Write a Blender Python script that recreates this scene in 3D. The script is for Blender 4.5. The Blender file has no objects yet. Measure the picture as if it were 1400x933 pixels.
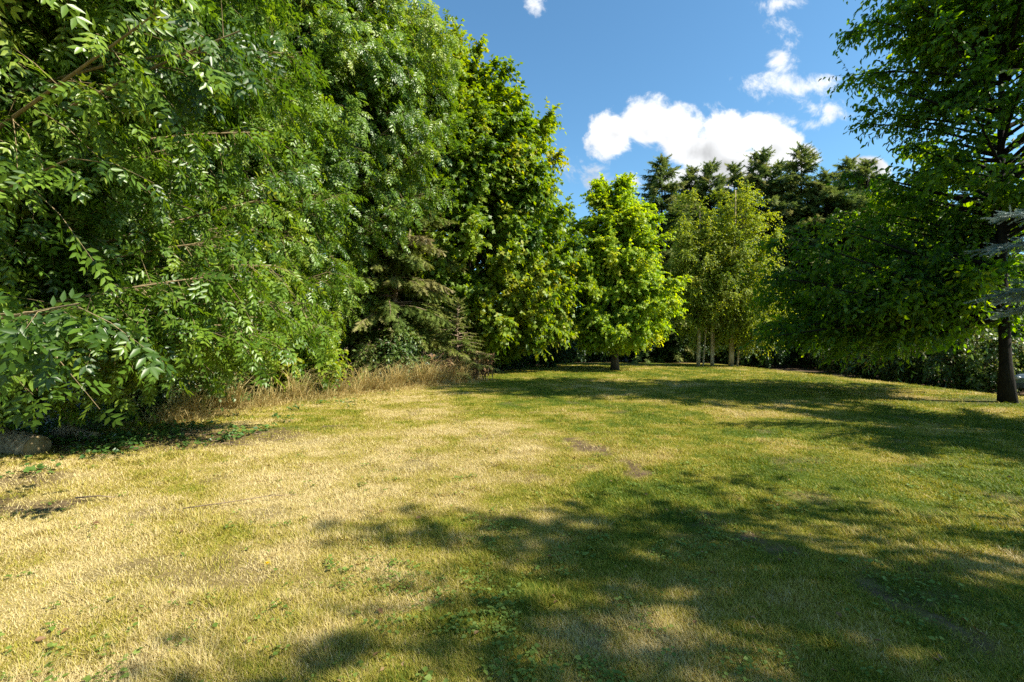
import bpy, math
import numpy as np

# ------------------------------------------------------------------ camera, sky, sun, exposure
SC = bpy.context.scene
COL = SC.collection
R = math.radians
SUN = np.array([1.0, -0.36, 0.0]); SUN /= np.linalg.norm(SUN)
ELEV = R(42)
cam_d = bpy.data.cameras.new('camera'); cam = bpy.data.objects.new('camera', cam_d); COL.objects.link(cam)
cam.location = (0, 0, 1.6); cam.rotation_euler = (R(90), 0, 0)
cam_d.lens = 16.5; cam_d.sensor_width = 36; cam_d.clip_start = 0.05; cam_d.clip_end = 6000
SC.camera = cam
SC.view_settings.view_transform = 'Standard'; SC.view_settings.look = 'None'
SC.view_settings.gamma = 1; SC.view_settings.use_curve_mapping = False
SC.view_settings.exposure = 1.4
SC.render.engine = 'CYCLES'
SC.cycles.max_bounces = 6; SC.cycles.diffuse_bounces = 4; SC.cycles.glossy_bounces = 2
SC.cycles.transmission_bounces = 4; SC.cycles.transparent_max_bounces = 4
SC.cycles.sample_clamp_indirect = 4.0
SC.cycles.use_denoising = False
SKY_STRENGTH = 0.092
sun_d = bpy.data.lights.new('sun', 'SUN'); sun_d.energy = 4.6; sun_d.angle = R(0.55); sun_d.color = (1.0, 0.93, 0.80)
sun = bpy.data.objects.new('sun', sun_d); COL.objects.link(sun)
sv = np.array([SUN[0] * math.cos(ELEV), SUN[1] * math.cos(ELEV), math.sin(ELEV)])
from mathutils import Vector
sun.rotation_euler = Vector(sv).to_track_quat('Z', 'Y').to_euler(); sun.location = Vector(sv * 60)

W = bpy.data.worlds.new('World'); SC.world = W; W.use_nodes = True
nt = W.node_tree; nt.nodes.clear()

def NM(nt, op, a, b=None, c=None, clamp=False):
    n = nt.nodes.new('ShaderNodeMath'); n.operation = op; n.use_clamp = clamp
    for i, v in enumerate((a, b, c)):
        if v is None: continue
        if isinstance(v, (int, float)): n.inputs[i].default_value = v
        else: nt.links.new(v, n.inputs[i])
    return n.outputs[0]

def sky_world():
    L = nt.links.new
    out = nt.nodes.new('ShaderNodeOutputWorld'); bg = nt.nodes.new('ShaderNodeBackground')
    bg.inputs['Strength'].default_value = SKY_STRENGTH
    sky = nt.nodes.new('ShaderNodeTexSky'); sky.sky_type = 'NISHITA'; sky.sun_disc = False
    sky.sun_elevation = ELEV; sky.sun_rotation = math.atan2(SUN[0], SUN[1])
    sky.air_density = 1.0; sky.dust_density = 0.4; sky.ozone_density = 2.5; sky.altitude = 100
    tc = nt.nodes.new('ShaderNodeTexCoord'); sp = nt.nodes.new('ShaderNodeSeparateXYZ')
    L(tc.outputs['Generated'], sp.inputs[0])
    ys = NM(nt, 'MAXIMUM', sp.outputs[1], 0.05)
    u = NM(nt, 'DIVIDE', sp.outputs[0], ys); w = NM(nt, 'DIVIDE', sp.outputs[2], ys)
    cb = nt.nodes.new('ShaderNodeCombineXYZ'); L(u, cb.inputs[0]); L(w, cb.inputs[1])
    def noise(scale, det, rough, off=(0, 0, 0)):
        m = nt.nodes.new('ShaderNodeMapping'); m.inputs['Location'].default_value = off
        L(cb.outputs[0], m.inputs[0])
        n = nt.nodes.new('ShaderNodeTexNoise'); n.inputs['Scale'].default_value = scale
        n.inputs['Detail'].default_value = det; n.inputs['Roughness'].default_value = rough
        n.inputs['Distortion'].default_value = 0.3
        L(m.outputs[0], n.inputs['Vector']); return n.outputs['Fac']
    def blobs(lst):
        f = None
        for (bx, by, rx, ry) in lst:
            u0 = (bx - 700) / 641; w0 = (466 - by) / 641
            a = NM(nt, 'MULTIPLY', NM(nt, 'SUBTRACT', u, u0), 641 / rx)
            b = NM(nt, 'MULTIPLY', NM(nt, 'SUBTRACT', w, w0), 641 / ry)
            d = NM(nt, 'SQRT', NM(nt, 'ADD', NM(nt, 'MULTIPLY', a, a), NM(nt, 'MULTIPLY', b, b)))
            g = NM(nt, 'SUBTRACT', 1.0, d)
            f = g if f is None else NM(nt, 'MAXIMUM', f, g)
        return f
    def step(v, lo, hi):
        m = nt.nodes.new('ShaderNodeMapRange'); m.interpolation_type = 'SMOOTHSTEP'
        m.inputs[1].default_value = lo; m.inputs[2].default_value = hi
        L(v, m.inputs[0]); return m.outputs[0]
    cum = blobs([(840, 185, 40, 34), (885, 172, 52, 40), (920, 182, 44, 40), (950, 208, 44, 26), (1000, 188, 42, 36),
                 (1035, 180, 40, 30), (1065, 200, 46, 32), (1100, 215, 26, 26), (1010, 225, 90, 26), (960, 245, 80, 20),
                 (1190, 228, 30, 20), (1115, 375, 60, 40)])
    n1 = noise(8.5, 10, 0.66); n2 = noise(8.5, 10, 0.66, (0.014, 0.014, 0))
    cden = NM(nt, 'ADD', cum, NM(nt, 'MULTIPLY', NM(nt, 'SUBTRACT', n1, 0.50), 1.9))
    cmask = step(cden, -0.05, 0.30)
    wis = blobs([(1060, 6, 60, 22), (1078, 45, 48, 40), (1066, 85, 34, 30), (1050, 116, 84, 36), (1110, 120, 70, 26), (1130, 148, 76, 26),
                 (1085, 168, 60, 20), (729, 10, 28, 34), (985, 180, 90, 50), (800, 242, 62, 40), (866, 246, 30, 18)])
    n3 = noise(11.0, 11, 0.68, (3.1, 1.2, 0)); n4 = noise(30.0, 8, 0.7, (1.7, 4.2, 0))
    wden = NM(nt, 'ADD', wis, NM(nt, 'MULTIPLY', NM(nt, 'SUBTRACT', n3, 0.575), 3.6))
    wden = NM(nt, 'MULTIPLY', wden, NM(nt, 'MINIMUM', NM(nt, 'MAXIMUM', NM(nt, 'MULTIPLY', wis, 4.0), 0.0), 1.0))
    wmask = NM(nt, 'MULTIPLY', step(wden, 0.12, 1.0), 0.92)
    front = step(sp.outputs[1], 0.05, 0.15)
    mask = NM(nt, 'MULTIPLY', NM(nt, 'MAXIMUM', cmask, wmask), front)
    # cumulus light and shade painted into the cloud colour, brighter sunward (right and above)
    rel = NM(nt, 'SUBTRACT', noise(6.0, 4, 0.5), noise(6.0, 4, 0.5, (0.03, 0.03, 0)))
    lum = NM(nt, 'ADD', 0.84, NM(nt, 'MULTIPLY', rel, 1.5))
    thick = step(cden, 0.25, 1.1)
    hgt = step(w, 0.335, 0.47)
    lum = NM(nt, 'ADD', lum, NM(nt, 'MULTIPLY', hgt, 0.36))
    lum = NM(nt, 'SUBTRACT', lum, NM(nt, 'MULTIPLY', thick, 0.28))
    lum = NM(nt, 'MINIMUM', NM(nt, 'MAXIMUM', lum, 0.42), 1.08)
    lum = NM(nt, 'MULTIPLY', lum, CLOUD)
    cc = nt.nodes.new('ShaderNodeCombineColor')
    L(NM(nt, 'MULTIPLY', lum, 0.97), cc.inputs[0]); L(NM(nt, 'MULTIPLY', lum, 0.985), cc.inputs[1]); L(lum, cc.inputs[2])
    hs = nt.nodes.new('ShaderNodeHueSaturation'); hs.inputs['Saturation'].default_value = 1.08; hs.inputs['Value'].default_value = 1.0
    L(sky.outputs[0], hs.inputs['Color'])
    wb = nt.nodes.new('ShaderNodeMix'); wb.data_type = 'RGBA'; wb.blend_type = 'MULTIPLY'; wb.inputs[0].default_value = 1
    L(hs.outputs[0], wb.inputs[6]); wb.inputs[7].default_value = (.74, .955, .93, 1)
    mx = nt.nodes.new('ShaderNodeMix'); mx.data_type = 'RGBA'
    L(mask, mx.inputs[0]); L(wb.outputs[2], mx.inputs[6]); L(cc.outputs[0], mx.inputs[7])
    L(mx.outputs[2], bg.inputs['Color']); L(bg.outputs[0], out.inputs['Surface'])
CLOUD = 4.55
sky_world()

# ------------------------------------------------------------------ small numeric helpers
def rng_of(seed): return np.random.default_rng(seed)
_perm = rng_of(7).random((256, 256))
def vnoise(x, y, s=1.0, o=0.0):
    x = np.asarray(x, float) * s + 100.3 + o; y = np.asarray(y, float) * s + 57.1 + o * 1.7
    xi = np.floor(x).astype(int); yi = np.floor(y).astype(int)
    fx = x - xi; fy = y - yi; fx = fx * fx * (3 - 2 * fx); fy = fy * fy * (3 - 2 * fy)
    g = lambda a, b: _perm[a & 255, b & 255]
    return (g(xi, yi) * (1 - fx) + g(xi + 1, yi) * fx) * (1 - fy) + (g(xi, yi + 1) * (1 - fx) + g(xi + 1, yi + 1) * fx) * fy
def fbm(x, y, s=1.0, o=0.0, n=4):
    v = 0; a = 0.5; t = 0
    for i in range(n):
        v = v + a * vnoise(x, y, s * 2 ** i, o + i * 13.7); t += a; a *= 0.5
    return v / t
def sstep(v, a, b):
    t = np.clip((np.asarray(v, float) - a) / (b - a), 0, 1); return t * t * (3 - 2 * t)
def unit(v):
    return v / np.maximum(np.linalg.norm(v, axis=-1, keepdims=True), 1e-9)
def ground_z(x, y):
    x = np.asarray(x, float); y = np.asarray(y, float)
    z = (fbm(x, y, 0.35, 2.0, 3) - 0.5) * 0.10 + (fbm(x, y, 2.2, 5.0, 2) - 0.5) * 0.03
    z = z - 0.33 * sstep(x, 14.0, 17.5) * sstep(40 - y, 0, 10)
    return z * sstep(np.hypot(x, y), 0.2, 3.0)
EDGE = np.array([(-12, 4.0), (-8.6, 6.2), (-7.6, 8.5), (-7.3, 11.5), (-6.2, 14.2), (-4.6, 16.8), (-2.9, 19.0), (-1.6, 22.5), (0.6, 28), (2.6, 34),
                 (8, 35.5), (14, 34), (19, 29.5), (17.3, 22), (16.6, 18.6), (16.4, 15.5), (20, 12), (20, -6), (-12, -6)], float)
def lawn_sd(x, y):
    """signed distance to the lawn's outline, positive on the lawn"""
    x = np.asarray(x, float); y = np.asarray(y, float)
    d = np.full(x.shape, 1e9); ins = np.zeros(x.shape, bool)
    n = len(EDGE)
    for i in range(n):
        ax, ay = EDGE[i]; bx, by = EDGE[(i + 1) % n]
        ex, ey = bx - ax, by - ay
        t = np.clip(((x - ax) * ex + (y - ay) * ey) / (ex * ex + ey * ey), 0, 1)
        d = np.minimum(d, np.hypot(x - ax - t * ex, y - ay - t * ey))
        c = ((ay > y) != (by > y)) & (x < (bx - ax) * (y - ay) / (by - ay + 1e-12) + ax)
        ins ^= c
    return np.where(ins, d, -d)
TRACK = np.array([(0.9, 7.6), (1.3, 6.6), (1.65, 5.2), (2.0, 3.8), (2.35, 3.0), (2.5, 2.3), (2.6, 1.0)])
def track(x, y):
    d = np.full(np.shape(x), 1e9)
    for i in range(len(TRACK) - 1):
        ax, ay = TRACK[i]; bx, by = TRACK[i + 1]; ex, ey = bx - ax, by - ay
        t = np.clip(((x - ax) * ex + (y - ay) * ey) / (ex * ex + ey * ey), 0, 1)
        d = np.minimum(d, np.hypot(x - ax - t * ex, y - ay - t * ey))
    return d
def soil_mask(x, y):
    sd = lawn_sd(x, y) + (fbm(x, y, 1.3, 9.0, 3) - 0.5) * 1.2
    s = 1 - sstep(sd, -0.1, 0.5)
    s = np.maximum(s, 0.85 * (1 - sstep(np.hypot((x + 5.5) / 2.6, (y - 7.6) / 1.15) + (fbm(x, y, 1.8, 4, 3) - .5) * 1.0, 0.55, 1.1)))  # bare soil with ivy, enlarged so its dark colour adds to the ashes' shade
    s = np.maximum(s, 0.9 * (1 - sstep(np.hypot((x + 4.75) / .95, (y - 4.5) / 0.42) + (fbm(x, y, 2.8, 6, 3) - .5) * 1.3, 0.35, 1.0)))
    s = np.maximum(s, 0.75 * (1 - sstep(np.hypot((x + 5.4) / .8, (y - 5.4) / 0.4) + (fbm(x, y, 2.8, 7, 3) - .5) * 1.3, 0.35, 1.0)))
    s = np.maximum(s, .6 * sstep(fbm(x, y, 1.9, 88, 4), .66, .76))
    tr = track(x, y) + (fbm(x, y, 3.0, 3, 3) - 0.5) * 0.5
    s = np.maximum(s, 0.97 * (1 - sstep(tr + (fbm(x, y, 9.0, 5, 3) - .5) * .35, 0.04, 0.30)) * sstep(fbm(x, y, 2.2, 8, 3), 0.34, 0.5))
    s = np.maximum(s, 0.6 * (1 - sstep(np.hypot((x - 12.4) / 2.2, (y - 12.6) / 0.9), 0.5, 1.1)))
    return s
def dry_mask(x, y):
    b = 0.54 - 0.105 * (x + 0.10 * (y - 5)) - 0.013 * np.maximum(y - 6, 0)
    b = np.clip(b, 0.24, 0.68)
    return np.clip(b + (fbm(x, y, 0.6, 1.0, 4) - 0.5) * 1.3 + (fbm(x, y, 2.4, 21.0, 3) - 0.5) * 0.9, 0, 1)

# ------------------------------------------------------------------ materials
def mat_new(name):
    m = bpy.data.materials.new(name); m.use_nodes = True
    m.node_tree.nodes.clear(); return m, m.node_tree
def ramp(nt, fac, cols):
    r = nt.nodes.new('ShaderNodeValToRGB'); e = r.color_ramp.elements
    while len(e) < len(cols): e.new(0.5)
    for i, c in enumerate(cols):
        pos, c = c if isinstance(c[0], float) and len(c) == 2 else (i / max(1, len(cols) - 1), c)
        e[i].position = pos; e[i].color = (*c, 1)
    nt.links.new(fac, r.inputs[0]); return r.outputs[0]
def leaf_mat(name, cols, transl=0.35, rough=0.5, spec=0.35, tcol=1.35):
    m, nt = mat_new(name); L = nt.links.new
    out = nt.nodes.new('ShaderNodeOutputMaterial'); a = nt.nodes.new('ShaderNodeAttribute'); a.attribute_name = 'tint'
    c = ramp(nt, a.outputs['Fac'], cols)
    p = nt.nodes.new('ShaderNodeBsdfPrincipled'); p.inputs['Roughness'].default_value = rough
    p.inputs['Specular IOR Level'].default_value = spec
    L(c, p.inputs['Base Color'])
    if transl > 0:
        t = nt.nodes.new('ShaderNodeBsdfTranslucent')
        h = nt.nodes.new('ShaderNodeHueSaturation'); h.inputs['Hue'].default_value = 0.485; h.inputs['Saturation'].default_value = 1.1
        h.inputs['Value'].default_value = tcol; L(c, h.inputs['Color']); L(h.outputs[0], t.inputs['Color'])
        mx = nt.nodes.new('ShaderNodeMixShader'); mx.inputs[0].default_value = transl
        L(p.outputs[0], mx.inputs[1]); L(t.outputs[0], mx.inputs[2]); L(mx.outputs[0], out.inputs['Surface'])
    else: L(p.outputs[0], out.inputs['Surface'])
    return m
def bark_mat(name, c0, c1, scale=6.0, stretch=0.25, bump=0.6):
    m, nt = mat_new(name); L = nt.links.new
    out = nt.nodes.new('ShaderNodeOutputMaterial'); p = nt.nodes.new('ShaderNodeBsdfPrincipled')
    tc = nt.nodes.new('ShaderNodeTexCoord'); mp = nt.nodes.new('ShaderNodeMapping'); mp.inputs['Scale'].default_value = (1, 1, stretch)
    L(tc.outputs['Object'], mp.inputs[0])
    n = nt.nodes.new('ShaderNodeTexNoise'); n.inputs['Scale'].default_value = scale; n.inputs['Detail'].default_value = 8
    n.inputs['Roughness'].default_value = 0.7
    L(mp.outputs[0], n.inputs['Vector'])
    L(ramp(nt, n.outputs['Fac'], [(0.32, c0), (0.68, c1)]), p.inputs['Base Color'])
    p.inputs['Roughness'].default_value = 0.9; p.inputs['Specular IOR Level'].default_value = 0.15
    b = nt.nodes.new('ShaderNodeBump'); b.inputs['Strength'].default_value = bump; b.inputs['Distance'].default_value = 0.03
    L(n.outputs['Fac'], b.inputs['Height']); L(b.outputs[0], p.inputs['Normal']); L(p.outputs[0], out.inputs['Surface'])
    return m
def plain_mat(name, col, rough=0.5, metal=0.0, spec=0.5):
    m, nt = mat_new(name)
    out = nt.nodes.new('ShaderNodeOutputMaterial'); p = nt.nodes.new('ShaderNodeBsdfPrincipled')
    n = nt.nodes.new('ShaderNodeTexNoise'); n.inputs['Scale'].default_value = 5; n.inputs['Detail'].default_value = 5
    nt.links.new(ramp(nt, n.outputs['Fac'], [tuple(x * 0.85 for x in col), tuple(x * 1.1 for x in col)]), p.inputs['Base Color'])
    p.inputs['Roughness'].default_value = rough; p.inputs['Metallic'].default_value = metal; p.inputs['Specular IOR Level'].default_value = spec
    nt.links.new(p.outputs[0], out.inputs['Surface']); return m

M = {}
M['ash'] = leaf_mat('ash_leaf', [(.042, .094, .012), (.100, .188, .020), (.172, .275, .028), (.280, .345, .055)], .44, .38, .5)
M['ivytree'] = leaf_mat('ivy_leaf', [(.018, .054, .014), (.040, .095, .022), (.080, .150, .030)], .25, .35, .5)
M['maple'] = leaf_mat('maple_leaf', [(.070, .145, .012), (.148, .248, .018), (.228, .318, .024), (.345, .345, .036)], .5, .45, .4)
M['gold'] = leaf_mat('sweetgum_leaf', [(.125, .245, .024), (.235, .370, .034), (.345, .455, .042), (.450, .490, .050)], .58, .5, .3)
M['birch'] = leaf_mat('birch_leaf', [(.130, .200, .018), (.230, .305, .026), (.330, .385, .045), (.430, .415, .070)], .55, .5, .3)
M['cherry'] = leaf_mat('cherry_leaf', [(.045, .110, .012), (.090, .190, .018), (.155, .265, .022), (.290, .350, .026)], .62, .45, .4, 1.6)
M['dark'] = leaf_mat('undergrowth_leaf', [(.022, .060, .014), (.045, .100, .022), (.090, .160, .032)], .3, .45, .4)
M['bramble'] = leaf_mat('bramble_leaf', [(.040, .085, .016), (.078, .140, .022), (.135, .200, .036), (.190, .180, .055)], .4, .42, .5)
M['needle'] = leaf_mat('conifer_needle', [(.050, .092, .024), (.100, .160, .038), (.170, .220, .055), (.250, .255, .085)], .3, .6, .25)
M['spruce'] = leaf_mat('spruce_needle', [(.070, .115, .020), (.130, .180, .032), (.200, .225, .048), (.290, .240, .120)], .3, .6, .25)
M['cedar'] = leaf_mat('cedar_needle', [(.11, .16, .145), (.20, .265, .24), (.32, .39, .36)], .15, .55, .3)
M['straw'] = leaf_mat('straw', [(.40, .32, .13), (.55, .45, .19), (.66, .56, .27), (.34, .36, .10)], .45, .6, .3, 1.05)
M['deadleaf'] = leaf_mat('dead_leaf', [(.09, .048, .020), (.18, .10, .040), (.27, .18, .075)], .2, .6, .3, 1.1)
M['ivyground'] = leaf_mat('ground_ivy_leaf', [(.035, .085, .018), (.065, .135, .025), (.120, .200, .040)], .3, .4, .45)
M['weed'] = leaf_mat('weed_leaf', [(.085, .145, .022), (.145, .215, .035), (.220, .285, .060)], .35, .6, .25)
M['bark'] = bark_mat('grey_brown_bark', (.035, .026, .018), (.13, .105, .075))
M['darkbark'] = bark_mat('dark_bark', (.008, .007, .005), (.032, .026, .019), 14, .3, 1.0)
M['twig'] = bark_mat('tan_twig_bark', (.13, .10, .05), (.30, .23, .12), 12)
M['deadtwig'] = bark_mat('dead_twig_bark', (.11, .075, .045), (.30, .22, .15), 12)
M['log'] = bark_mat('weathered_log_bark', (.09, .065, .04), (.56, .46, .31), 13, .8, 1.0)
M['birchbark'] = bark_mat('birch_bark', (.16, .105, .05), (.70, .56, .33), 5, 1.6, .4)
M['ashbark'] = bark_mat('ash_bark', (.06, .048, .032), (.20, .165, .11), 9)

# ------------------------------------------------------------------ mesh helpers
class MB:
    """collects tubes and quads, builds ONE mesh object"""
    def __init__(s): s.v = []; s.f = []; s.n = 0
    def add(s, v, f):
        v = np.asarray(v, float); s.v.append(v); s.f.extend([tuple(int(i) + s.n for i in q) for q in f]); s.n += len(v)
    def tube(s, pts, rad, sides=6, cap=True, rough=0.0, rg=None):
        pts = np.asarray(pts, float); rad = np.broadcast_to(np.asarray(rad, float), (len(pts),))
        t = unit(np.gradient(pts, axis=0)); ref = np.array([0.0, 0, 1]) if abs(t[len(t) // 2][2]) < 0.8 else np.array([1.0, 0, 0])
        a = unit(np.cross(t, ref)); b = np.cross(t, a)
        ang = np.arange(sides) / sides * 2 * np.pi
        rr = rad[:, None] * (1 + (rough * (rg.random((len(pts), sides)) - .5) if rough else 0))
        v = pts[:, None] + rr[..., None] * (np.cos(ang)[None, :, None] * a[:, None] + np.sin(ang)[None, :, None] * b[:, None])
        m = len(pts); f = []
        for i in range(m - 1):
            for j in range(sides):
                k = (j + 1) % sides
                f.append((i * sides + j, i * sides + k, (i + 1) * sides + k, (i + 1) * sides + j))
        if cap: f.append(tuple(range(sides))[::-1]); f.append(tuple((m - 1) * sides + j for j in range(sides)))
        s.add(v.reshape(-1, 3), f)
    def prisms(s, P0, P1, P2, r0, r1):
        """many thin three-sided twigs at once, each bent once"""
        if len(P0) == 0: return
        k = len(P0); t = unit(P2 - P0); ref = np.where(np.abs(t[:, 2:3]) < .8, [[0., 0, 1]], [[1., 0, 0]])
        a = unit(np.cross(t, ref)); b = np.cross(t, a); V = []
        for P, r in ((P0, r0), (P1, (r0 + r1) / 2), (P2, r1)):
            for ang in (0, 2.094, 4.189): V.append(P + (r * (math.cos(ang) * a + math.sin(ang) * b)))
        V = np.stack(V, 1).reshape(-1, 3)
        q = np.array([(i * 3 + j, i * 3 + (j + 1) % 3, i * 3 + 3 + (j + 1) % 3, i * 3 + 3 + j) for i in range(2) for j in range(3)])
        F = (np.arange(k)[:, None, None] * 9 + q[None]).reshape(-1, 4)
        s.add(V, F)
    def build(s, name, mat, parent=None, smooth=True):
        me = bpy.data.meshes.new(name)
        v = np.concatenate(s.v); me.vertices.add(len(v)); me.vertices.foreach_set('co', v.astype(np.float32).ravel())
        ln = np.array([len(q) for q in s.f], np.int32); idx = np.fromiter((i for q in s.f for i in q), np.int32, int(ln.sum()))
        me.loops.add(len(idx)); me.loops.foreach_set('vertex_index', idx)
        me.polygons.add(len(ln)); st = np.concatenate([[0], np.cumsum(ln)[:-1]]).astype(np.int32)
        me.polygons.foreach_set('loop_start', st)
        me.polygons.foreach_set('use_smooth', np.full(len(ln), smooth))
        me.update(calc_edges=True); me.validate(); me.materials.append(mat)
        o = bpy.data.objects.new(name, me); COL.objects.link(o); o.parent = parent
        return o

# leaf templates: (verts k x 3 in side/axis/normal, faces) - all faces have the same size
def lanceo(w, l=1.0, y0=0.0, fold=0.12, droop=0.0):
    v = np.array([(0, 0, 0), (w, .36, fold), (w * .62, .70, fold * .8), (0, 1, 0), (-w * .62, .70, fold * .8), (-w, .36, fold)], float)
    v *= (l, l, l); v[:, 2] -= droop * v[:, 1] ** 2; v[:, 1] += y0
    return v, [(0, 1, 2, 3), (0, 3, 4, 5)]
def diamond(w=.4, fold=.15, droop=.12):
    v = np.array([(0, 0, 0), (w, .5, fold - .25 * droop), (0, 1, -droop), (-w, .5, fold - .25 * droop)], float)
    return v, [(0, 1, 2), (0, 2, 3)]
def pal_leaf(fold=.1):
    """five-lobed leaf"""
    v = np.array([(0, 0, 0), (.30, .08, .05), (.55, .42, .02), (.24, .50, fold), (0, 1, -.10), (-.24, .50, fold), (-.55, .42, .02), (-.30, .08, .05)], float)
    return v, [(0, 1, 2, 3), (0, 3, 4, 5), (0, 5, 6, 7)]
def ash_leaf(n=3, simple=False, seed=0):
    """pinnate leaf: n pairs of leaflets and one at the tip; the whole leaf has length 1"""
    g = rng_of(seed); V = []; F = []
    def put(y, ang, l):
        if simple:
            v, f = diamond(.23, .06, .15); v = v * l
        else:
            v, f = lanceo(.20, l, 0, .05 * l, .25)
        ca, sa = math.cos(ang), math.sin(ang)
        q = np.stack([v[:, 0] * ca + v[:, 1] * sa, -v[:, 0] * sa + v[:, 1] * ca + y, v[:, 2] - .28 * y * y - abs(sa) * .22 * v[:, 1]], 1)
        o = sum(len(a) for a in V); V.append(q); F.extend([tuple(i + o for i in t) for t in f])
    for i in range(n):
        y = .22 + .56 * i / max(1, n - 1); l = .44 * (1 - .25 * abs(i / max(1, n - 1) - .45))
        for s in (-1, 1): put(y + g.uniform(-.015, .015), s * (1.0 - .25 * i / n + g.uniform(-.12, .12)), l * g.uniform(.9, 1.08))
    put(.78, g.uniform(-.1, .1), .42)
    return np.concatenate(V), F
def needle_twig(n=9, ln=.24, flat=.35, seed=0, wide=.035):
    """conifer shoot of length 1 along the axis: barbs of needles leaving a thin stem"""
    g = rng_of(seed); V = [(-.012, 0, 0), (.012, 0, 0), (0, 1, 0)]; F = [(0, 1, 2)]
    for i in range(n):
        y = (i + .3) / n
        for s in (-1, 1):
            a = g.uniform(.7, 1.15); l = ln * g.uniform(.7, 1.2) * (1.1 - .5 * y); z = g.uniform(-flat, flat)
            d = np.array([s * math.sin(a), math.cos(a), z]); p = np.array([0, y, 0]); o = len(V)
            V += [tuple(p + (0, wide, 0)), tuple(p - (0, wide, 0)), tuple(p + d * l)]; F.append((o, o + 1, o + 2))
    return np.array(V, float), F

def place(name, templ, P, A, N, S, tint, mat, parent=None):
    """one mesh of many leaves: position, axis, normal, size and a 0..1 tint for each"""
    tl = templ if isinstance(templ, list) else [templ]
    V = []; F = []; T = []; base = 0; fs = len(tl[0][1][0])
    A = unit(A); SD = unit(np.cross(A, N)); N = np.cross(SD, A)
    for k, (tv, tf) in enumerate(tl):
        sel = slice(k, None, len(tl)); p, a, n, sd, s, t = P[sel], A[sel], N[sel], SD[sel], S[sel], tint[sel]
        if len(p) == 0: continue
        s = np.asarray(s)[:, None, None]
        v = p[:, None] + s * (tv[None, :, 0:1] * sd[:, None] + tv[None, :, 1:2] * a[:, None] + tv[None, :, 2:3] * n[:, None])
        f = np.asarray(tf)[None] + (np.arange(len(p)) * len(tv))[:, None, None] + base
        V.append(v.reshape(-1, 3)); F.append(f.reshape(-1, fs)); T.append(np.repeat(t, len(tf))); base += len(p) * len(tv)
    V = np.concatenate(V).astype(np.float32); F = np.concatenate(F).astype(np.int32); T = np.concatenate(T).astype(np.float32)
    me = bpy.data.meshes.new(name); me.vertices.add(len(V)); me.vertices.foreach_set('co', V.ravel())
    me.loops.add(F.size); me.loops.foreach_set('vertex_index', F.ravel())
    me.polygons.add(len(F)); me.polygons.foreach_set('loop_start', np.arange(0, F.size, fs, dtype=np.int32))
    me.update(calc_edges=False)
    at = me.attributes.new('tint', 'FLOAT', 'FACE'); at.data.foreach_set('value', np.clip(T, 0, 1))
    me.materials.append(mat)
    o = bpy.data.objects.new(name, me); COL.objects.link(o); o.parent = parent
    return o

def tag(o, label=None, cat=None, group=None, kind=None):
    if label: o['label'] = label
    if cat: o['category'] = cat
    if group: o['group'] = group
    if kind: o['kind'] = kind
    return o
def thing(name, label, cat, xy, rz=0, group=None, scale=1.0, dz=0.0):
    o = bpy.data.objects.new(name, None); COL.objects.link(o); o.empty_display_size = .3
    o.location = (xy[0], xy[1], float(ground_z(xy[0], xy[1])) + dz); o.rotation_euler = (0, 0, rz); o.scale = (scale,) * 3
    return tag(o, label, cat, group)
def dup(root, xy, rz, label, group=None, scale=(1, 1, 1)):
    r = root.copy(); COL.objects.link(r); r.location = (xy[0], xy[1], float(ground_z(*xy))); r.rotation_euler = (0, 0, rz); r.scale = scale
    r['label'] = label
    if group: r['group'] = group
    for ch in list(root.children):
        c = ch.copy(); COL.objects.link(c); c.parent = r
    return r

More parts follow.
